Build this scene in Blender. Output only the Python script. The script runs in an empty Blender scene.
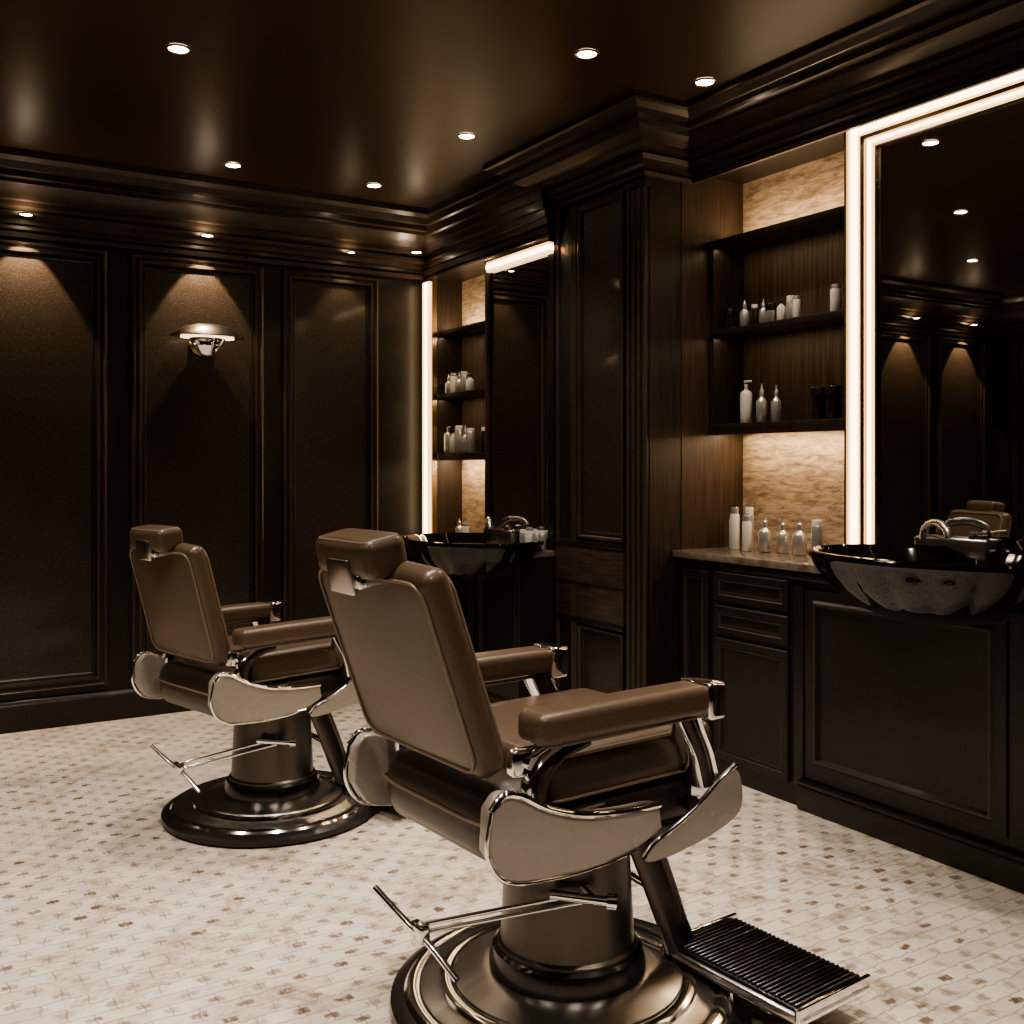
import bpy, bmesh, math, random
from mathutils import Vector, Matrix
random.seed(4)
S=bpy.context.scene
COL=S.collection
try: S.view_settings.look='AgX - Medium High Contrast'
except Exception as ex: print(ex)
# ------------------------------------------------------------ materials
def newmat(n):
    m=bpy.data.materials.new(n); m.use_nodes=True
    nt=m.node_tree; b=nt.nodes['Principled BSDF']
    return m,nt,b
def simple(n,c,r=.4,metal=0,coat=0,cr=.1,spec=.5):
    m,nt,b=newmat(n)
    b.inputs['Base Color'].default_value=(*c,1); b.inputs['Roughness'].default_value=r
    b.inputs['Metallic'].default_value=metal; b.inputs['Coat Weight'].default_value=coat
    b.inputs['Coat Roughness'].default_value=cr; b.inputs['Specular IOR Level'].default_value=spec
    tc=nt.nodes.new('ShaderNodeTexCoord'); no=nt.nodes.new('ShaderNodeTexNoise'); no.inputs['Scale'].default_value=9
    mr=nt.nodes.new('ShaderNodeMapRange'); mr.inputs['To Min'].default_value=max(0,r*.85); mr.inputs['To Max'].default_value=min(1,r*1.2)
    nt.links.new(tc.outputs['Object'],no.inputs['Vector']); nt.links.new(no.outputs['Fac'],mr.inputs['Value']); nt.links.new(mr.outputs[0],b.inputs['Roughness'])
    return m
def emis(n,c,s):
    m,nt,b=newmat(n); b.inputs['Base Color'].default_value=(*c,1)
    b.inputs['Emission Color'].default_value=(*c,1); b.inputs['Emission Strength'].default_value=s
    return m
def noisemat(n,scale3,c1,c2,ns=5,det=6,r=.4,lo=.35,hi=.65,coat=0,cr=.1,bump=0,metal=0,dist=0,nr=.5,spec=.5):
    m,nt,b=newmat(n); N=nt.nodes.new; L=nt.links.new
    tc=N('ShaderNodeTexCoord'); mp=N('ShaderNodeMapping'); mp.inputs['Scale'].default_value=scale3
    no=N('ShaderNodeTexNoise'); no.inputs['Scale'].default_value=ns; no.inputs['Detail'].default_value=det; no.inputs['Distortion'].default_value=dist; no.inputs['Roughness'].default_value=nr
    cr_=N('ShaderNodeValToRGB'); e=cr_.color_ramp.elements; e[0].position=lo; e[1].position=hi; e[0].color=(*c1,1); e[1].color=(*c2,1)
    L(tc.outputs['Object'],mp.inputs['Vector']); L(mp.outputs[0],no.inputs['Vector']); L(no.outputs['Fac'],cr_.inputs[0]); L(cr_.outputs[0],b.inputs['Base Color'])
    b.inputs['Roughness'].default_value=r; b.inputs['Coat Weight'].default_value=coat; b.inputs['Coat Roughness'].default_value=cr; b.inputs['Metallic'].default_value=metal; b.inputs['Specular IOR Level'].default_value=spec
    if bump:
        bp=N('ShaderNodeBump'); bp.inputs['Strength'].default_value=bump; bp.inputs['Distance'].default_value=.004
        L(no.outputs['Fac'],bp.inputs['Height']); L(bp.outputs[0],b.inputs['Normal'])
    return m
M={}
M['lacq']=noisemat('black_lacquer_wood',(40,40,3),(.012,.0096,.0078),(.020,.0158,.0125),r=.36,coat=.08,bump=.05,spec=.4)
M['crown']=noisemat('dark_bronze_moulding',(3,3,3),(.036,.025,.017),(.047,.033,.0225),r=.38,coat=.08,spec=.5)
M['panel']=noisemat('speckled_black_panel',(1,1,1),(.024,.018,.0135),(.135,.106,.080),ns=150,det=1,lo=.56,hi=.80,r=.36,coat=.30,cr=.08,bump=.06,spec=.4)
M['walnut']=noisemat('dark_walnut_veneer',(38,38,1.6),(.030,.0175,.011),(.070,.043,.028),r=.42,bump=.06,ns=2.2)
M['walnutd']=noisemat('deep_walnut_veneer',(38,38,1.6),(.016,.0105,.0075),(.038,.025,.017),r=.42,bump=.06,ns=2.2)
M['walnuth']=noisemat('walnut_plinth_block',(38,3,38),(.022,.014,.010),(.066,.044,.030),r=.42,bump=.06,ns=2.2)
M['shelfback']=noisemat('lit_shelf_back_walnut',(30,30,1.4),(.055,.037,.026),(.13,.090,.063),r=.45,bump=.06,ns=2.2)  # walnut with a lightened colour, so the shelf backs look lit
M['stone']=noisemat('travertine_stone',(2.2,2.2,11),(.18,.12,.078),(.58,.455,.33),r=.55,ns=4,det=15,lo=.38,hi=.60,bump=.6,dist=.6,nr=.78)
M['counter']=noisemat('brown_stone_counter',(3,3,3),(.10,.08,.065),(.22,.18,.145),r=.15,ns=6,det=8)
M['ceil']=noisemat('bronze_satin_ceiling',(1,1,1),(.042,.025,.014),(.050,.030,.017),r=.38,ns=2,spec=.34)
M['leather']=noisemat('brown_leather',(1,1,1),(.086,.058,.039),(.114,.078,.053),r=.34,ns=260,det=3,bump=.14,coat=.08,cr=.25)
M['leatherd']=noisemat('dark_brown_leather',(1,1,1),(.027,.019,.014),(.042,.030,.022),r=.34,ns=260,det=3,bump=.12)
M['piping']=simple('tan_piping',(.22,.165,.12),.4)
M['chrome']=simple('polished_chrome',(.96,.95,.94),.09,1)
M['satin']=simple('satin_nickel',(.66,.635,.61),.24,1)
M['bronze']=simple('dark_bronze_metal',(.125,.110,.098),.33,1)
M['rubber']=simple('black_rubber',(.012,.010,.009),.32,coat=.3)
M['cream']=simple('greige_enamel',(.34,.305,.27),.26,coat=.5)
M['black']=simple('gloss_black',(.008,.007,.006),.2,coat=.4)
M['marble']=simple('black_glazed_stone',(.006,.005,.0045),.05)
M['white']=simple('white_plastic',(.68,.655,.62),.35)
M['silver']=simple('silver_bottle',(.66,.64,.62),.22,.7)
M['amber']=simple('dark_glass_bottle',(.03,.02,.014),.1,coat=.5)
M['brass']=simple('aged_brass',(.48,.38,.27),.25,1)
m,nt,b=newmat('mirror_glass'); b.inputs['Base Color'].default_value=(.72,.70,.67,1); b.inputs['Metallic'].default_value=1; b.inputs['Roughness'].default_value=.01; M['mirror']=m
M['led']=emis('warm_led_core',(1,.74,.44),6.5)
M['ledsoft']=emis('frosted_led_diffuser',(1,.68,.36),2.0)
M['bulb']=emis('downlight_bulb',(1,.78,.54),60)
M['glow']=emis('sconce_glow',(1,.76,.48),2.5)
# floor mosaic
m,nt,b=newmat('marble_mosaic_floor'); N=nt.nodes.new; L=nt.links.new
def math_(op,a,bb=None,c=None):
    n=N('ShaderNodeMath'); n.operation=op
    for i,v in enumerate((a,bb,c)):
        if v is None: continue
        if isinstance(v,(int,float)): n.inputs[i].default_value=v
        else: L(v,n.inputs[i])
    return n.outputs[0]
def clamp(v,lo,hi): return math_('MINIMUM',math_('MAXIMUM',v,lo),hi)
def noise(scale,det,rough=.5,dist=0):
    n=N('ShaderNodeTexNoise'); n.inputs['Scale'].default_value=scale; n.inputs['Detail'].default_value=det; n.inputs['Roughness'].default_value=rough; n.inputs['Distortion'].default_value=dist
    L(tc.outputs['Object'],n.inputs['Vector']); return n
tc=N('ShaderNodeTexCoord')
wn=noise(20,3)
vs=N('ShaderNodeVectorMath'); vs.operation='MULTIPLY_ADD'; L(wn.outputs['Color'],vs.inputs[0]); vs.inputs[1].default_value=(.034,.034,0); L(tc.outputs['Object'],vs.inputs[2])
P0=vs.outputs[0]
BW,RH=.115,.058
br=N('ShaderNodeTexBrick'); br.inputs['Scale'].default_value=1; br.inputs['Brick Width'].default_value=BW; br.inputs['Row Height'].default_value=RH
br.inputs['Mortar Size'].default_value=.0035; br.inputs['Mortar Smooth'].default_value=.8; br.inputs['Bias'].default_value=-.2
br.inputs['Color1'].default_value=(.76,.695,.62,1); br.inputs['Color2'].default_value=(.61,.545,.475,1); br.inputs['Mortar'].default_value=(.43,.36,.295,1)
L(P0,br.inputs['Vector'])
sx=N('ShaderNodeSeparateXYZ'); L(P0,sx.inputs[0])
row=math_('FLOOR',math_('DIVIDE',sx.outputs[1],RH))
odd=math_('ABSOLUTE',math_('MODULO',row,2))
cx=math_('ADD',math_('DIVIDE',sx.outputs[0],BW),math_('MULTIPLY',odd,.5))
fx=math_('FRACT',cx); fy=math_('FRACT',math_('DIVIDE',sx.outputs[1],RH))
dx=math_('ABSOLUTE',math_('SUBTRACT',fx,.5)); dy=math_('ABSOLUTE',math_('SUBTRACT',fy,.5))
ex=clamp(math_('MULTIPLY',math_('SUBTRACT',.20,dx),16),0,1); ey=clamp(math_('MULTIPLY',math_('SUBTRACT',.26,dy),10),0,1)
dot=math_('MULTIPLY',ex,ey)
cell=N('ShaderNodeCombineXYZ'); L(math_('FLOOR',cx),cell.inputs[0]); L(row,cell.inputs[1])
wh=N('ShaderNodeTexWhiteNoise'); wh.noise_dimensions='2D'; L(cell.outputs[0],wh.inputs['Vector'])
n1=noise(1.3,4,.6); n3=noise(38,6,.65)
amt=math_('MULTIPLY',math_('ADD',math_('MULTIPLY',wh.outputs['Value'],.75),.32),clamp(math_('MULTIPLY',math_('SUBTRACT',n1.outputs['Fac'],.28),4.4),.35,1))
amt=math_('MULTIPLY',amt,clamp(math_('MULTIPLY',math_('SUBTRACT',n3.outputs['Fac'],.32),5.0),.15,1))
dotf=math_('MULTIPLY',dot,amt)
mx=N('ShaderNodeMix'); mx.data_type='RGBA'; L(dotf,mx.inputs[0]); L(br.outputs['Color'],mx.inputs[6]); mx.inputs[7].default_value=(.15,.10,.068,1)
n2=noise(4.2,15,.80,.5)
r2=N('ShaderNodeValToRGB'); e=r2.color_ramp.elements; e[0].position=.50; e[0].color=(0,0,0,1); e[1].position=.68; e[1].color=(.9,.9,.9,1)
L(n2.outputs['Fac'],r2.inputs[0])
mx2=N('ShaderNodeMix'); mx2.data_type='RGBA'; L(r2.outputs[0],mx2.inputs[0]); L(mx.outputs[2],mx2.inputs[6]); mx2.inputs[7].default_value=(.22,.15,.095,1)
L(mx2.outputs[2],b.inputs['Base Color']); b.inputs['Roughness'].default_value=.36
bp=N('ShaderNodeBump'); bp.inputs['Strength'].default_value=.25; bp.inputs['Distance'].default_value=.002; bp.invert=True
L(br.outputs['Fac'],bp.inputs['Height']); L(bp.outputs[0],b.inputs['Normal']); M['floor']=m

# ------------------------------------------------------------ builder
class B:
    def __init__(s,name,parent=None,loc=None):
        s.name=name; s.bm=bmesh.new(); s.mats=[]; s.parent=parent
    def mi(s,k):
        if k not in s.mats: s.mats.append(k)
        return s.mats.index(k)
    def _merge(s,tmp,mat,mtx=None):
        i=s.mi(mat)
        for f in tmp.faces: f.material_index=i
        me=bpy.data.meshes.new('t')
        bmesh.ops.recalc_face_normals(tmp,faces=tmp.faces)
        if mtx is not None: tmp.transform(mtx)
        tmp.to_mesh(me); tmp.free(); s.bm.from_mesh(me); bpy.data.meshes.remove(me)
    def box(s,x0,x1,y0,y1,z0,z1,mat,bev=0,seg=2,mtx=None):
        t=bmesh.new(); bmesh.ops.create_cube(t,size=1)
        t.transform(Matrix.Translation(((x0+x1)/2,(y0+y1)/2,(z0+z1)/2))@Matrix.Diagonal((x1-x0,y1-y0,z1-z0,1)))
        if bev: bmesh.ops.bevel(t,geom=list(t.edges),offset=bev,segments=seg,profile=.5,affect='EDGES')
        s._merge(t,mat,mtx); return s
    def lathe(s,prof,mat,c=(0,0),n=48,sx=1,sy=1,mod=None,mtx=None,closed=False):
        t=bmesh.new(); rings=[]
        for j,(r,z) in enumerate(prof):
            if r<=1e-6: rings.append([t.verts.new((c[0],c[1],z))]); continue
            rg=[]
            for i in range(n):
                a=2*math.pi*i/n; rr=r*(mod(a,j) if mod else 1)
                rg.append(t.verts.new((c[0]+rr*sx*math.cos(a),c[1]+rr*sy*math.sin(a),z)))
            rings.append(rg)
        for a,b_ in zip(rings,rings[1:]):
            for i in range(n):
                k=(i+1)%n
                if len(a)==1 and len(b_)==1: continue
                if len(a)==1: t.faces.new((a[0],b_[i],b_[k]))
                elif len(b_)==1: t.faces.new((a[i],a[k],b_[0]))
                else: t.faces.new((a[i],a[k],b_[k],b_[i]))
        for rg in (rings[0],rings[-1]):
            if len(rg)>2 and not closed: t.faces.new(rg)
        s._merge(t,mat,mtx); return s
    def tube(s,pts,r,mat,n=10,closed=False,flat=None):
        pts=[Vector(p) for p in pts]; t=bmesh.new(); rings=[]; m_=len(pts)
        up=Vector((0,1,0)) if flat else None
        prev=None
        for i,p in enumerate(pts):
            if closed: d=(pts[(i+1)%m_]-pts[i-1])
            else: d=(pts[min(i+1,m_-1)]-pts[max(i-1,0)])
            d.normalize()
            if up is not None: side=up
            else:
                side=prev if prev is not None else (Vector((0,0,1)) if abs(d.z)<.9 else Vector((1,0,0)))
            side=(side-d*side.dot(d)).normalized(); prev=side
            nrm=d.cross(side)
            a_,b_=flat if flat else (r,r)
            rings.append([t.verts.new(p+side*math.cos(2*math.pi*k/n)*a_+nrm*math.sin(2*math.pi*k/n)*b_) for k in range(n)])
        rr=range(m_ if closed else m_-1)
        for i in rr:
            a,b2=rings[i],rings[(i+1)%m_]
            for k in range(n): t.faces.new((a[k],a[(k+1)%n],b2[(k+1)%n],b2[k]))
        if not closed: t.faces.new(rings[0]); t.faces.new(rings[-1])
        s._merge(t,mat); return s
    def prism(s,poly,y0,y1,mat,bev=0):
        t=bmesh.new()
        vs=[t.verts.new((p[0],y0,p[1])) for p in poly]; f=t.faces.new(vs)
        r=bmesh.ops.extrude_face_region(t,geom=[f])
        for v in r['geom']:
            if isinstance(v,bmesh.types.BMVert): v.co.y=y1
        if bev: bmesh.ops.bevel(t,geom=[e for e in t.edges if abs(e.verts[0].co.y-e.verts[1].co.y)<1e-6],offset=bev,segments=3,profile=.5,affect='EDGES')
        s._merge(t,mat); return s
    def rings(s,O,U,V,Nn,w,h,rg,fillmat):
        O,U,V,Nn=map(Vector,(O,U,V,Nn)); prev=None
        for ins,ht,mat in rg:
            c=[O+U*ins+V*ins+Nn*ht,O+U*(w-ins)+V*ins+Nn*ht,O+U*(w-ins)+V*(h-ins)+Nn*ht,O+U*ins+V*(h-ins)+Nn*ht]
            vs=[s.bm.verts.new(q) for q in c]
            if prev:
                for i in range(4):
                    f=s.bm.faces.new((prev[i],prev[(i+1)%4],vs[(i+1)%4],vs[i])); f.material_index=s.mi(mat)
            prev=vs
        if fillmat:
            f=s.bm.faces.new(prev); f.material_index=s.mi(fillmat)
        return s
    def crown(s,path,prof,mat):
        P=[Vector(p) for p in path]; n=len(P); offs=[]
        def rn(a,b_): d=(b_-a).normalized(); return Vector((d.y,-d.x))
        for i in range(n):
            if i==0: offs.append(rn(P[0],P[1]))
            elif i==n-1: offs.append(rn(P[-2],P[-1]))
            else:
                a,b_=rn(P[i-1],P[i]),rn(P[i],P[i+1]); offs.append(a+b_)
        R=[[s.bm.verts.new((P[i].x+offs[i].x*o,P[i].y+offs[i].y*o,z)) for o,z in prof] for i in range(n)]
        for i in range(n-1):
            for j in range(len(prof)-1):
                f=s.bm.faces.new((R[i][j],R[i][j+1],R[i+1][j+1],R[i+1][j])); f.material_index=s.mi(mat)
        return s
    def done(s,angle=35,parent=None,smooth=True):
        me=bpy.data.meshes.new(s.name)
        s.bm.to_mesh(me); s.bm.free()
        for k in s.mats: me.materials.append(M[k])
        if smooth:
            me.polygons.foreach_set('use_smooth',[True]*len(me.polygons)); me.set_sharp_from_angle(angle=math.radians(angle))
        o=bpy.data.objects.new(s.name,me); COL.objects.link(o)
        p=parent or s.parent
        if p: o.parent=p
        return o
def empty(n,loc=(0,0,0),rz=0,sc=1):
    e=bpy.data.objects.new(n,None); COL.objects.link(e); e.location=loc; e.rotation_euler=(0,0,rz); e.scale=(sc,)*3; return e

# ------------------------------------------------------------ room shell
XL,XR,YF,YB,H=-2.4,3.6,-2.2,5.95,3.0
B('floor').box(XL-.1,XR+.1,YF-.1,YB+.1,-.1,0,'floor').done()
B('ceiling').box(XL-.1,XR+.1,YF-.1,YB+.1,H,H+.1,'ceil').done()
B('wall_back').box(XL-.1,XR+.1,YB,YB+.1,0,H,'lacq').done()
B('wall_front').box(XL-.1,XR+.1,YF-.1,YF,0,H,'lacq').done()
B('wall_left').box(XL-.1,XL,YF,YB,0,H,'lacq').done()
B('wall_right').box(XR,XR+.1,YF,YB,0,H,'stone').done()

PR=[(0,.0,'lacq'),(0,.026,'lacq'),(.012,.034,'crown'),(.022,.022,'crown'),(.032,.022,'lacq'),(.040,.032,'crown'),(.052,.030,'crown'),(.060,.012,'lacq'),(.072,.012,'lacq'),(.080,.004,'lacq')]
t=B('trim_1')
for x0,x1 in ((-2.2,-1.50),(-1.38,-.66),(-.54,.14),(.27,1.017),(1.148,1.894),(2.016,2.633)):
    t.rings((x0,YB,.19),(1,0,0),(0,0,1),(0,-1,0),x1-x0,2.39,PR,'panel')
t.done(25)
t=B('trim_2')
y=YF+.15
while y<YB-.8:
    t.rings((XL,y,.19),(0,1,0),(0,0,1),(1,0,0),.76,2.39,PR,'panel'); y+=.88
y=XL+.15
while y<2.9:
    t.rings((y,YF,.19),(1,0,0),(0,0,1),(0,1,0),.8,2.39,PR,'panel'); y+=.95
t.done(25)
BP=[(.0,.16),(.02,.155),(.03,.14),(.055,.13),(.055,0)]
t=B('baseboard_back'); t.crown([(XL,YB),(2.80,YB)],BP,'lacq'); t.done()
t=B('baseboard_left'); t.crown([(XL,YF),(XL,YB)],BP,'lacq'); t.done()
t=B('baseboard_front'); t.crown([(XR,YF),(XL,YF)],BP,'lacq'); t.done()
C1=[(0,2.60),(.025,2.60),(.03,2.625),(.015,2.635),(.04,2.64),(.04,2.66),(.065,2.665),(.07,2.69),(.10,2.70),(.105,2.72),(.09,2.73),(.12,2.745),(.12,2.77),(.145,2.775),(.15,2.80),(.165,2.83),(.185,2.85),(.185,2.87),(.215,2.875),(.215,2.905),(.235,2.91),(.25,2.945),(.275,2.965),(.28,3.0)]
B('trim_3').crown([(XL,YF),(XL,YB),(3.0,YB)],[(o*.95,z) for o,z in C1],'crown').done(25)
C3=[(0,2.62),(.012,2.62),(.016,2.65),(.008,2.66),(.020,2.665),(.020,2.695),(.032,2.70),(.032,2.735),(.044,2.745),(.044,2.785),(.056,2.795),(.056,2.84),(.066,2.85),(.066,2.90),(.076,2.91),(.080,2.95),(.088,2.96),(.09,3.0)]
B('trim_7').crown([(2.95,YB),(2.95,4.44)],C3,'crown').done(25)
C2=[(0,2.74),(.018,2.74),(.022,2.758),(.012,2.768),(.034,2.775),(.034,2.795),(.060,2.801),(.068,2.823),(.052,2.832),(.092,2.843),(.096,2.866),(.13,2.877),(.165,2.896),(.17,2.913),(.205,2.919),(.205,2.940),(.240,2.949),(.262,2.970),(.28,2.976),(.28,3.0)]
B('trim_4').crown([(3.2,4.44),(2.985,4.44),(2.985,3.70),(3.28,3.70),(3.28,.74),(2.985,.74),(2.985,0),(3.28,0),(3.28,YF),(XL,YF)],C2,'crown').done(25)
t=B('trim_5'); t.box(3.28,XR,.74,3.7,2.79,H,'lacq').box(3.28,XR,YF,0,0,H,'lacq').box(2.95,XR,4.44,YB,2.60,H,'lacq'); t.done()

# pilasters
def pilaster(name,y0,y1):
    t=B(name); X=2.985
    t.box(X+.012,XR,y0+.012,y1,0,H,'lacq')
    t.box(X+.03,XR,y0,y0+.02,.0,2.82,'walnutd')
    t.box(X+.22,XR,y0-.004,y0+.02,.0,2.80,'walnut')
    for a,b_,nf in ((y0,y0+.155,4),(y1-.20,y1,0)):
        if nf:
            w=b_-a
            t.box(X,X+.04,a,b_,0,.2,'lacq',.004).box(X,X+.04,a,b_,2.70,2.84,'lacq',.004)
            t.box(X+.010,X+.035,a+.004,b_-.01,.2,2.70,'lacq')
            for k in range(nf):
                yy=a+.016+k*(w-.034)/(nf-1); t.lathe([(.013,.2),(.013,2.70)],'crown',c=(X+.014,yy),n=12)
        else:
            t.box(X,X+.1,a,b_,0,2.84,'lacq',.004)
            for k in range(3):
                yy=a+.015+k*.016; t.lathe([(.008,.2),(.008,2.72)],'crown',c=(X,yy),n=10)
            for k in range(2):
                yy=b_-.03+k*.016; t.lathe([(.008,.2),(.008,2.72)],'crown',c=(X,yy),n=10)
    pa,pb=y0+.16,y1-.205
    rg=[(0,.0,'lacq'),(.0,.018,'lacq'),(.012,.022,'crown'),(.02,.012,'crown'),(.03,.012,'lacq'),(.04,.005,'lacq')]
    t.rings((X+.012,pb,1.03),(0,-1,0),(0,0,1),(-1,0,0),pb-pa,1.68,rg,'panel')
    t.box(X-.006,X+.05,pa,y1-.004,.63,.99,'walnuth',.004)
    for z in (.60,.99): t.box(X-.012,X+.05,pa-.005,y1,z,z+.03,'lacq',.006)
    t.box(X-.010,X+.05,pa,y1-.003,.80,.808,'lacq')
    t.rings((X+.012,pb,.16),(0,-1,0),(0,0,1),(-1,0,0),pb-pa,.43,rg,'panel')
    t.box(X-.02,X+.1,y0-.02,y1,0,.13,'lacq',.008)
    t.box(X-.02,X+.18,y0-.02,y0+.02,0,.13,'lacq',.004)
    return t.done(25)
pilaster('pilaster',3.70,4.44); pilaster('pilaster',0.0,.74)

# ---------------------------------------------------------- cabinet A
DR=[(0,.0,'lacq'),(0,.014,'lacq'),(.006,.020,'lacq'),(.03,.020,'lacq'),(.036,.014,'crown'),(.042,.018,'crown'),(.048,.008,'lacq')]
t=B('vanity_cabinet'); X=3.18
t.box(X,XR-.003,.745,3.69,.08,.965,'lacq')
t.box(X-.03,XR-.003,.745,2.93,0,.10,'lacq',.006).box(X+.0,XR-.003,2.93,3.69,0,.08,'lacq')
t.box(X-.03,X+.02,.745,2.93,.10,.12,'lacq',.006)
t.box(X-.015,X+.02,.745,3.69,.93,.965,'lacq',.005)
t.rings((X,3.66,.10),(0,-1,0),(0,0,1),(-1,0,0),.19,.82,DR,'lacq')
for z0,z1 in ((.79,.925),(.645,.775),(.09,.63)):
    t.rings((X,3.43,z0),(0,-1,0),(0,0,1),(-1,0,0),.44,z1-z0,DR,'lacq')
t.box(X-.008,X+.02,2.915,2.965,.08,.94,'lacq',.004)
for a,b_ in ((2.90,2.03),(1.97,1.15)):
    t.rings((X,a,.155),(0,-1,0),(0,0,1),(-1,0,0),a-b_,.74,[(0,.0,'lacq'),(0,.01,'lacq'),(.04,.012,'lacq'),(.05,.022,'crown'),(.06,.022,'crown'),(.07,.006,'lacq')],'lacq')
t.done(25)
B('countertop').box(3.145,XR-.003,.745,3.695,.967,1.0,'counter',.006).done()
# ---------------------------------------------------------- mirrors
def mirror_frame(n,x,y0,y1,z0,z1,top_only=False,xb=XR):
    t=B(n)
    t.box(x,xb-.003,y0,y1,z0,z1,'lacq')
    t.box(x-.004,x,y0+.05,y1-.05,z0+.01,z1-.05,'mirror')
    if not top_only:
        def band(a,w,h,mat):
            b0,b1,c1=y0+a,y1-a,z1-a*.8
            t.box(x-h,x,b1-w,b1,z0,c1,mat).box(x-h,x,b0,b0+w,z0,c1,mat)
            t.box(x-h,x,b0+w,b1-w,c1-w*.8,c1,mat)
        band(0,.010,.030,'brass'); band(.010,.066,.020,'ledsoft'); band(.026,.032,.024,'led')
        band(.076,.020,.026,'brass'); band(.096,.045,.014,'ledsoft'); band(.106,.014,.018,'led'); band(.141,.008,.018,'brass')
        t.box(x-.02,x,y0,y1,z0-.012,z0+.002,'lacq')
    else:
        t.box(x-.030,x,y0,y1-.02,z1-.085,z1-.03,'ledsoft').box(x-.034,x,y0,y1-.02,z1-.070,z1-.045,'led')
        t.box(x-.035,x,y0,y1,z1-.03,z1,'brass',.003)
        t.box(x-.03,x,y1-.022,y1,z0,z1-.03,'walnut',.003)
    return t.done()
mirror_frame('led_mirror',3.36,1.35,2.84,1.06,2.785)
mirror_frame('led_mirror',2.975,4.445,5.12,.955,2.60,True)

# ---------------------------------------------------------- shelves
def shelf(n,x0,x1,y0,y1,zs,th=.03):
    t=B(n)
    t.box(x1-.02,x1,y0,y1,zs[0],zs[-1],'shelfback')
    for z in zs: t.box(x0,x1-.0,y0,y1,z-th/2,z+th/2,'walnutd',.003)
    t.box(x0+.01,x1,y1-.025,y1,zs[0],zs[-1],'walnutd').box(x0+.01,x1,y0,y0+.025,zs[0],zs[-1],'walnutd')
    t.box(x1-.05,x1-.03,y0+.03,y1-.03,zs[-1]+th/2,zs[-1]+th/2+.012,'led')
    t.box(x1-.05,x1-.03,y0+.03,y1-.03,zs[0]-th/2-.012,zs[0]-th/2,'led')
    t.box(x0,x0+.012,y0,y1,zs[0]-th/2-.022,zs[0]-th/2,'walnutd')
    return t.done()
shelf('display_shelf',3.366,3.598,2.85,3.69,(1.58,2.03,2.46))
t=B('trim_6'); t.box(3.2,3.25,5.12,5.86,.95,2.60,'stone').box(2.955,3.25,5.86,YB,.95,2.60,'walnutd').box(2.930,2.955,5.80,5.90,.955,2.57,'ledsoft').box(2.926,2.955,5.83,5.87,.955,2.57,'led').box(2.945,2.98,5.79,5.80,.955,2.6,'brass').done()
shelf('display_shelf',2.99,3.199,5.13,5.85,(1.465,1.84,2.24),.025)
t=B('vanity_cabinet'); X=2.78
t.box(X,XR-.003,4.445,5.94,.0,.915,'lacq')
for a in (5.85,5.37,4.89): t.rings((X,a,.12),(0,-1,0),(0,0,1),(-1,0,0),.44,.76,DR,'lacq')
t.box(X-.015,X+.02,4.445,5.93,0,.09,'lacq',.004)
t.done(25)
B('countertop').box(2.75,XR-.003,4.445,5.94,.917,.95,'counter',.006).done()

# ---------------------------------------------------------- basins
def basin(c,rx,ry,zr,zb,fx,fy):
    e=empty('wash_basin')
    t=B('bowl',e)
    h=zr-zb
    prof=[(1.0,zr),(1.018,zr-.006),(1.018,zr-.018),(.985,zr-.030),(.955,zr-h*.25),(.86,zr-h*.48),(.70,zr-h*.72),(.48,zr-h*.90),(.25,zb+.004),(0,zb)]
    inner=[(1.0,zr),(.97,zr+.002),(.94,zr-.012),(.86,zr-h*.3),(.70,zr-h*.55),(.45,zr-h*.75),(.12,zr-h*.83),(0,zr-h*.83)]
    def mod(a,j): return 1+(.035*abs(math.cos(9*a+.4)) if 3<j<8 else .006*abs(math.cos(9*a+.4)))-(.02 if 3<j<8 else 0)
    t.lathe(prof,'marble',c=c,n=180,sx=rx,sy=ry,mod=mod,closed=True)
    t.lathe(inner,'marble',c=c,n=180,sx=rx,sy=ry,mod=lambda a,j:1+.006*abs(math.cos(9*a+.4)),closed=True)
    t.lathe([(.03,zr-h*.82),(.03,zr-h*.80),(.0,zr-h*.79)],'chrome',c=c,n=20)
    t.done(40)
    f=B('mixer_tap',e); y=fy; z=zr
    f.box(fx-.02,fx+.03,y-.14,y+.16,z-.09,z+.036,'satin',.012,3)
    pts=[(fx-.012,y+.12,z+.02)]+[(fx-.05+.038*math.cos(a),y+.04+.08*math.cos(a),z+.040+.050*math.sin(a)) for a in [i*math.pi/10 for i in range(0,11)]]
    f.tube(pts,.015,'satin',12)
    f.lathe([(.022,z+.03),(.022,z+.055),(.012,z+.062)],'satin',c=(fx+.004,y-.08),n=20)
    f.tube([(fx,y-.08,z+.05),(fx-.02,y-.15,z+.060)],.008,'satin')
    f.done(40)
basin((3.0,2.18),.335,.45,1.10,.87,3.322,2.33)
basin((2.68,4.80),.345,.46,1.005,.785,2.935,4.93)

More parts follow.
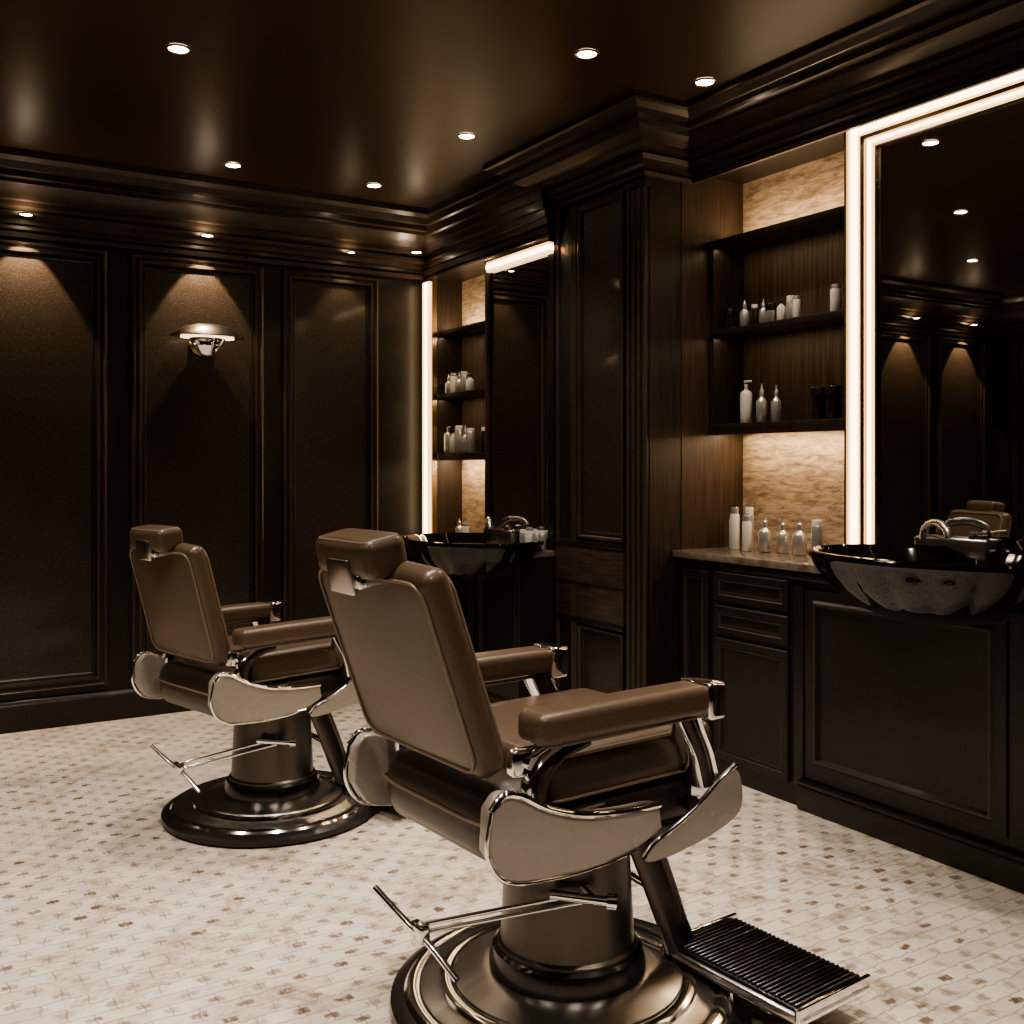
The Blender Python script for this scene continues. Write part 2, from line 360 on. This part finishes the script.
# ---------------------------------------------------------- bottles
def bottle(kind,x,y,z,h,r,mat='silver'):
    if kind=='pump':
        t=B('pump_bottle'); t.lathe([(r*.9,0),(r,.004),(r,h*.68),(r*.8,h*.74),(r*.3,h*.78),(r*.3,h*.92)],mat,n=24)
        t.lathe([(r*.22,h*.9),(r*.22,h)],'chrome',n=12); t.box(-r*.3,r*.3,-r*1.1,r*.3,h*.95,h,mat,.002)
    elif kind=='spray':
        t=B('dropper_bottle'); t.lathe([(r*.9,0),(r,.004),(r,h*.52),(r*.7,h*.6),(r*.35,h*.66),(r*.35,h*.72)],mat,n=24)
        t.lathe([(r*.42,h*.70),(r*.42,h*.82),(r*.22,h*.86),(r*.16,h)],'black' if mat=='white' else mat,n=20)
    elif kind=='can':
        t=B('spray_can'); t.lathe([(r*.95,0),(r,.004),(r,h*.80),(r*.86,h*.84)],mat,n=24); t.lathe([(r*.86,h*.83),(r*.86,h*.98),(r*.8,h)],'silver' if mat=='white' else 'white',n=24)
    else:
        t=B('cosmetic_jar'); t.lathe([(r*.95,0),(r,.004),(r,h*.62),(r*.96,h*.63)],mat,n=24); t.lathe([(r*1.04,h*.63),(r*1.04,h*.98),(r*.98,h)],'black',n=24)
    o=t.done(40); o.location=(x,y,z+.0005); return o
z=1.0
for k,x,y,h,r,mt in (('can',3.46,3.62,.17,.018,'white'),('can',3.42,3.565,.20,.022,'white'),('can',3.46,3.51,.20,.022,'silver'),('can',3.40,3.465,.165,.022,'white'),
    ('spray',3.43,3.38,.17,.030,'silver'),('spray',3.44,3.28,.16,.028,'silver'),('spray',3.44,3.18,.165,.032,'silver'),('can',3.44,3.08,.16,.026,'silver')):
    bottle(k,x,y,z,h,r,mt)
z=1.595
for k,x,y,h,r,mt in (('pump',3.42,3.49,.20,.028,'white'),('spray',3.43,3.40,.18,.026,'silver'),('spray',3.44,3.32,.17,.024,'silver'),('jar',3.43,3.06,.14,.034,'amber'),('jar',3.42,2.97,.14,.034,'amber')):
    bottle(k,x,y,z,h,r,mt)
z=2.045
for k,x,y,h,r,mt in (('jar',3.43,3.61,.10,.024,'amber'),('spray',3.42,3.50,.13,.024,'silver'),('can',3.43,3.445,.10,.018,'amber'),('spray',3.43,3.39,.12,.020,'silver'),('jar',3.42,3.335,.09,.024,'silver'),('spray',3.43,3.28,.12,.020,'white'),('can',3.43,3.225,.11,.02,'silver'),('can',3.41,3.17,.10,.018,'white'),('can',3.42,2.96,.12,.024,'white')):
    bottle(k,x,y,z,h,r,mt)
z=1.853
for i,(y,mt) in enumerate(((5.78,'silver'),(5.71,'white'),(5.64,'silver'),(5.57,'silver'),(5.50,'white'),(5.24,'white'),(5.18,'silver'))): bottle(('spray','can','spray','can','spray','can','can')[i],3.06,y,z,.13,.026,mt)
z=1.478
for i,(k,y,mt,h,r) in enumerate((('pump',5.79,'silver',.17,.03),('spray',5.71,'white',.18,.028),('can',5.64,'silver',.17,.03),('spray',5.56,'silver',.17,.028),('can',5.49,'silver',.15,.028),('can',5.30,'amber',.15,.036),('can',5.21,'amber',.15,.036))): bottle(k,3.06,y,z,h,r,mt)
for k,x,y,h,r,mt in (('can',2.935,4.68,.10,.022,'silver'),('can',2.935,4.62,.115,.022,'white'),('spray',2.93,5.40,.13,.024,'silver'),('can',2.935,4.55,.10,.022,'silver'),('can',2.935,4.49,.10,.020,'silver'),('can',2.93,5.32,.10,.02,'white')): bottle(k,x,y,.95,h,r,mt)

# ---------------------------------------------------------- wall sconce
e=empty('wall_sconce',(1.53,YB-.012,2.10))
t=B('backplate',e); R=Matrix.Rotation(math.radians(90),4,'X')
t.lathe([(.07,0),(.07,.012),(.05,.02),(0,.022)],'brass',n=32,mtx=R)
t.tube([(0,-.02,0),(0,-.09,-.01),(0,-.12,.02)],.016,'brass'); t.done(40)
t=B('shade',e); Tm=Matrix.Translation((0,-.14,0))
t.lathe([(.205,.022),(.207,.028),(.198,.036),(.17,.054),(.12,.080),(.07,.094),(0,.098)],'bronze',n=48,sy=.58,mtx=Tm,closed=True)
t.lathe([(.205,.022),(.17,.026),(0,.026)],'brass',n=48,sy=.58,mtx=Tm,closed=True); t.done(40)
t=B('glass_cup',e)
t.lathe([(.15,.014),(.15,.022)],'glow',n=40,sy=.5,mtx=Tm)
t.lathe([(.10,.014),(.098,0),(.085,-.02),(.088,-.03),(.065,-.05),(.05,-.075),(.02,-.09),(0,-.092)],'chrome',n=40,sy=.7,mtx=Tm); t.done(40)

# ---------------------------------------------------------- downlights
def downlight(x,y,z=H,power=60,size=95,blend=.7,r=.036,spotr=.03,tilt=(0,0),col=(1,.86,.72)):
    t=B('recessed_downlight')
    t.lathe([(r*1.3,0),(r*1.3,-.004),(r*1.1,-.007),(r*1.0,-.003)],'brass',n=32,closed=True)
    t.lathe([(r*1.0,-.003),(0,-.003)],'bulb',n=32,closed=True)
    o=t.done(40); o.location=(x,y,z-.0005)
    l=bpy.data.lights.new('spot_beam','SPOT'); l.energy=power; l.spot_size=math.radians(size); l.spot_blend=blend; l.color=col; l.shadow_soft_size=spotr
    lo=bpy.data.objects.new('spot_beam',l); COL.objects.link(lo); lo.parent=o; lo.location=(0,0,-.02); lo.rotation_euler=(tilt[0],tilt[1],0)
P=115
for x,y,p in ((.945,4.0,P),(2.31,3.22,P*.6),(2.90,3.2,P*.3),(2.39,4.33,P*.6),(1.56,5.40,P*.2),(2.36,5.37,P*.2),(2.30,2.0,P*.75),(.945,2.2,P*1.3),(-.5,3.2,P*1.4),(-.5,1.4,P),(-.5,4.9,P*.4),(.945,.5,P),(2.3,.5,P*.5)):  # later entries are out of view: downlights added to brighten floor and chairs
    downlight(x,y,power=p)
WC=(1,.72,.45)
for x in (-1.85,-1.02,-.2,.60,1.53): downlight(x,YB-.15,2.70,power=58,size=64,blend=.22,r=.03,spotr=.012,tilt=(math.radians(14),0),col=WC)
downlight(2.40,YB-.15,2.70,power=12,size=70,blend=.5,r=.02,tilt=(math.radians(12),0),col=WC)
downlight(2.80,5.72,2.73,power=8,size=110,r=.03,col=WC)
for y in (5.1,4.2): downlight(XL+.17,y,2.70,power=45,size=62,blend=.22,r=.03,tilt=(0,math.radians(14)),col=WC)

def area(n,loc,sx,sy,rot,p):
    l=bpy.data.lights.new(n,'AREA'); l.shape='RECTANGLE'; l.size=sx; l.size_y=sy; l.energy=p; l.color=(1,.73,.45)
    o=bpy.data.objects.new(n,l); COL.objects.link(o); o.location=loc; o.rotation_euler=rot
for i,(x,y,w,z1,z2,zm) in enumerate(((3.50,3.27,.75,2.50,1.55,(2.44,2.01)),(3.12,5.49,.65,2.27,1.44,(2.22,1.82)))):
    area('led_tape_and_fill',(x,y,z1),.03,w,(math.pi,0,0),2.8)
    area('led_tape_and_fill',(x,y,z2),.03,w,(0,0,0),4.0)
    for q in zm: area('led_tape_and_fill',(x-.08,y,q),.02,w,(0,0,0),.7)  # fill lights added under the upper boards to brighten the shelf backs

# ---------------------------------------------------------- barber chair
def spline(ctrl,n=8):
    P=[Vector(p) for p in ctrl]; P=[P[0]*2-P[1]]+P+[P[-1]*2-P[-2]]; out=[]
    for i in range(1,len(P)-2):
        for k in range(n):
            t_=k/n; a,b_,c,d=P[i-1:i+3]
            out.append(.5*((2*b_)+(c-a)*t_+(2*a-5*b_+4*c-d)*t_*t_+(3*b_-a-3*c+d)*t_**3))
    out.append(P[-2]); return out
def cushion(t,x0,x1,y0,y1,z0,z1,mat,bev,mtx=None,puff=.0):
    tm=bmesh.new(); bmesh.ops.create_cube(tm,size=1)
    bmesh.ops.subdivide_edges(tm,edges=tm.edges,cuts=13,use_grid_fill=True)
    lx,ly,lz=x1-x0,y1-y0,z1-z0
    def rm(c,L):
        a=abs(c)*2; h=L/2; k=1-bev/h
        n_=.57
        v=(a/n_*k) if a<n_ else k+(a-n_)/(1-n_)*(1-k)
        return math.copysign(v*h,c)
    for v in tm.verts:
        p=Vector((rm(v.co.x,lx),rm(v.co.y,ly),rm(v.co.z,lz))); hx,hy,hz=lx/2-bev,ly/2-bev,lz/2-bev
        q=Vector((max(-hx,min(hx,p.x)),max(-hy,min(hy,p.y)),max(-hz,min(hz,p.z))))
        d=p-q
        if d.length>1e-6: p=q+d.normalized()*bev
        a=(1-(p.x/lx*2)**2); b_=(1-(p.y/ly*2)**2); c=(1-(p.z/lz*2)**2)
        if abs(v.co.x)>.49: p.x+=puff*math.copysign(1,v.co.x)*max(0,b_*c)
        if abs(v.co.z)>.49: p.z+=puff*math.copysign(1,v.co.z)*max(0,a*b_)
        v.co=p+Vector(((x0+x1)/2,(y0+y1)/2,(z0+z1)/2))
    t._merge(tm,mat,mtx)
def rrect(w,h,r,n=6):
    pts=[]
    for cx,cy,a0 in ((w/2-r,h/2-r,0),(-w/2+r,h/2-r,90),(-w/2+r,-h/2+r,180),(w/2-r,-h/2+r,270)):
        for k in range(n+1):
            a=math.radians(a0+90*k/n); pts.append((cx+r*math.cos(a),cy+r*math.sin(a)))
    return pts
def chair(loc,rz,sc,recline=19.5,bx=-.405):
    E=empty('barber_chair',loc,rz,sc)
    t=B('base',E)
    t.lathe([(0,0),(.45,0),(.462,.012),(.460,.030),(.44,.042),(.425,.046)],'rubber',n=96)
    t.lathe([(.427,.044),(.418,.054),(.40,.058),(.385,.054)],'chrome',n=96)
    t.lathe([(.387,.052),(.375,.057),(.345,.062),(.335,.066)],'satin',n=96)
    t.lathe([(.338,.060),(.332,.074),(.315,.078),(.30,.074)],'chrome',n=96)
    t.lathe([(.302,.072),(.297,.079),(.26,.086),(.235,.092),(.19,.10)],'satin',n=96)
    t.done(30)
    t=B('pedestal',E)
    t.lathe([(.205,.09),(.205,.115),(.195,.15),(.185,.158)],'black',n=64)
    t.lathe([(.183,.152),(.183,.165),(.175,.172),(.160,.47),(.160,.50)],'bronze',n=64); t.done(30)
    t=B('under_frame',E)
    t.box(-.26,.22,-.25,.25,.475,.52,'black',.01)
    t.box(-.30,.25,-.22,.22,.50,.545,'bronze',.01); t.done()
    t=B('seat',E)
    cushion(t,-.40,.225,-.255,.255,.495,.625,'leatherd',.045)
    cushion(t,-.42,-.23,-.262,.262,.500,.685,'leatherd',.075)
    cushion(t,-.27,.285,-.262,.262,.618,.742,'leather',.036,puff=.008)
    t.tube([(p[0]+.008,p[1],.731) for p in rrect(.525,.51,.04)],.005,'piping',8,True)
    t.tube([(p[0]+.008,p[1],.632) for p in rrect(.54,.518,.04)],.0045,'piping',8,True)
    t.tube(spline([(-.10,-.258,.60),(-.36,-.262,.60),(-.415,-.215,.60),(-.422,0,.60),(-.415,.215,.60),(-.36,.262,.60),(-.10,.258,.60)],6),.004,'piping',8)
    t.done(50)
    ang=math.radians(-recline); Mx=Matrix.Translation((bx,0,.722))@Matrix.Rotation(ang,4,'Y')
    t=B('backrest',E)
    cushion(t,-.040,.032,-.262,.262,.0,.485,'leather',.028,Mx,puff=.012)
    t.tube([Mx@Vector((-.042,p[0],.243+p[1])) for p in rrect(.490,.450,.05)],.004,'piping',8,True)
    t.tube([Mx@Vector((.034,p[0],.243+p[1])) for p in rrect(.490,.450,.05)],.0045,'piping',8,True)
    t.done(50)
    t=B('headrest',E)
    Mh=Mx@Matrix.Translation((-.046,0,.476))@Matrix.Rotation(math.radians(8),4,'Y')
    cushion(t,-.045,.062,-.130,.130,.0,.088,'leather',.024,Mh,puff=.005)
    t.box(-.056,-.040,-.055,.055,-.035,.048,'satin',.007,3,mtx=Mh)
    t.box(-.045,.05,-.075,.075,-.022,.012,'chrome',.006,2,mtx=Mh)
    t.tube([Mh@Vector((.008+p[0],p[1],.083)) for p in rrect(.088,.235,.02)],.0035,'piping',8,True)
    t.done(50)
    for sgn,nm in ((-1,'armrest_right'),(1,'armrest_left')):
        t=B(nm,E); y=sgn*.305
        cushion(t,-.360,.165,y-.050,y+.050,.792,.862,'leather',.020,puff=.003)
        t.tube([(-.098+p[0],y+p[1],.852) for p in rrect(.495,.082,.02)],.0035,'piping',6,True)
        t.box(.155,.215,y-.054,y+.054,.776,.866,'chrome',.010,3)
        t.box(-.32,.18,y-.030,y+.030,.780,.798,'bronze',.005)
        y=sgn*.290
        pts=spline([(-.20,y,.785),(-.285,y,.770),(-.340,y,.72),(-.350,y,.655),(-.31,y,.595),(-.23,y,.555)],7)
        t.tube(pts,.02,'chrome',12,flat=(.026,.010))
        pts=[p+Vector((0,sgn*.002,0)) for p in spline([(-.19,y,.775),(-.267,y,.755),(-.315,y,.712),(-.325,y,.655),(-.29,y,.605),(-.22,y,.57)],7)]
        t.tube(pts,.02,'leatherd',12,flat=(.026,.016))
        pts=spline([(.160,y,.79),(.180,y,.74),(.210,y,.68),(.235,y,.60)],7)
        t.tube(pts,.02,'chrome',12,flat=(.028,.010))
        pts=spline([(.125,y,.785),(.150,y,.74),(.18,y,.68),(.205,y,.60)],7)
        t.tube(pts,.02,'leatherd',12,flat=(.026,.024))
        pts=spline([(.09,y,.785),(.115,y,.74),(.15,y,.68),(.175,y,.60)],7)
        t.tube(pts,.02,'chrome',12,flat=(.028,.006))
        t.done(45)
        t=B('side_shield'+nm[7:],E)
        ys=sgn*.300
        top=[(-.470,.672),(-.440,.700),(-.395,.692),(-.32,.650),(-.22,.616),(-.10,.598),(.02,.592)]
        bot=[(.03,.535),(-.05,.505),(-.18,.493),(-.31,.497),(-.425,.518),(-.475,.585)]
        t.prism([(p.x,p.z) for p in spline([(a,0,b_) for a,b_ in top],4)]+[(p.x,p.z) for p in spline([(a,0,b_) for a,b_ in bot],4)],ys-.022,ys+.022,'cream',.006)
        fr=[(.275,.635),(.300,.61),(.305,.535),(.25,.497),(.12,.474),(.0,.462),(-.035,.478),(.01,.508),(.09,.535),(.16,.57),(.22,.61)]
        t.prism([(p.x,p.z) for p in spline([(a,0,b_) for a,b_ in fr],4)],ys-.02,ys+sgn*.03,'cream',.006)
        yo=ys+sgn*.026
        t.tube(spline([(a,yo,b_) for a,b_ in [(.280,.642),(.22,.612),(.155,.572),(.08,.537),(0,.508),(-.04,.480)]],5),.007,'chrome',8)
        t.tube(spline([(a,yo-sgn*.006,b_) for a,b_ in top],5),.009,'chrome',8)
        t.tube(spline([(a,yo-sgn*.006,b_) for a,b_ in [(-.470,.672),(-.481,.585),(-.430,.515),(-.31,.493),(-.18,.489),(-.05,.500)]],5),.0045,'chrome',8)
        t.tube([(-.05,ys-sgn*.02,.53),(-.05,sgn*.2,.52)],.02,'bronze',12)
        t.tube([(.18,ys-sgn*.02,.55),(.18,sgn*.2,.55)],.02,'bronze',12)
        t.done(45)
        t=B('hinge'+nm[7:],E)
        t.box(-.385,-.29,sgn*.268-.018,sgn*.268+.018,.715,.775,'chrome',.010,3)
        t.tube([(-.34,sgn*.25,.745),(-.34,sgn*.300,.745)],.016,'chrome',16)
        t.tube([(-.34,sgn*.28,.75),(-.28,sgn*.295,.787)],.012,'chrome',10); t.done(45)
    t=B('pump_lever',E)
    t.tube([(-.07,-.12,.365),(-.075,-.20,.345)],.009,'chrome',16)
    t.tube([(-.160,-.130,.358),(-.045,-.235,.345)],.012,'chrome',16)
    t.tube([(-.060,-.222,.347),(-.042,-.238,.345)],.019,'chrome',16)
    t.tube([(-.10,-.18,.362),(-.39,.10,.262)],.006,'chrome',10)
    t.tube([(-.09,-.17,.335),(-.385,.12,.232)],.006,'chrome',10)
    t.tube(spline([(-.365,-.03,.170),(-.385,.06,.225),(-.41,.14,.265),(-.445,.23,.325)],5),.009,'chrome',10)
    t.box(-.405,-.375,.07,.13,.222,.268,'chrome',.008)
    t.done(45)
    t=B('footrest',E)
    t.tube([(.15,-.06,.51),(.215,-.09,.33),(.285,-.13,.11)],.03,'bronze',14,flat=(.020,.046))
    t.tube([(.200,-.06,.51),(.262,-.09,.33),(.330,-.13,.10)],.03,'chrome',10,flat=(.022,.005))
    t.tube([(.13,.03,.34),(.22,-.06,.27)],.012,'chrome',10).tube([(.22,-.06,.27),(.255,-.10,.23)],.010,'chrome')
    x0,x1,y0,y1=.250,.535,-.545,-.10
    t.box(x0,x1,y0,y1,.085,.108,'satin',.006)
    t.box(x0+.012,x1-.012,y0+.014,y1-.014,.106,.116,'rubber',.003)
    yy=y0+.020
    while yy<y1-.022:
        t.box(x0+.018,x1-.018,yy,yy+.008,.114,.122,'rubber',.002,1); yy+=.0145
    for a in (y0,y1-.012): t.box(x0-.002,x1+.002,a,a+.012,.080,.124,'chrome',.004)
    t.box(x0+.03,x1-.03,y0+.02,y1-.02,.06,.086,'bronze',.008)
    t.tube([(.28,-.13,.075),(.28,-.44,.072)],.012,'chrome')
    t.tube([(.25,-.10,.10),(.25,.02,.09),(.18,.06,.10)],.010,'chrome')
    t.done(45)
    return E
chair((1.515,2.2,0),math.radians(5),1.0)
chair((1.325,4.03,0),math.radians(15),.93,15,-.375)

# ---------------------------------------------------------- camera / world
w=bpy.data.worlds.new('World'); S.world=w; w.use_nodes=True; w.node_tree.nodes['Background'].inputs[0].default_value=(.02,.015,.01,1)
cam=bpy.data.cameras.new('Camera'); co=bpy.data.objects.new('Camera',cam); COL.objects.link(co); S.camera=co
co.location=(0,0,1.4); co.rotation_euler=(math.radians(90),0,math.radians(-31.45)); cam.sensor_width=36; cam.lens=35.75; cam.shift_y=-.0459; cam.clip_start=.05
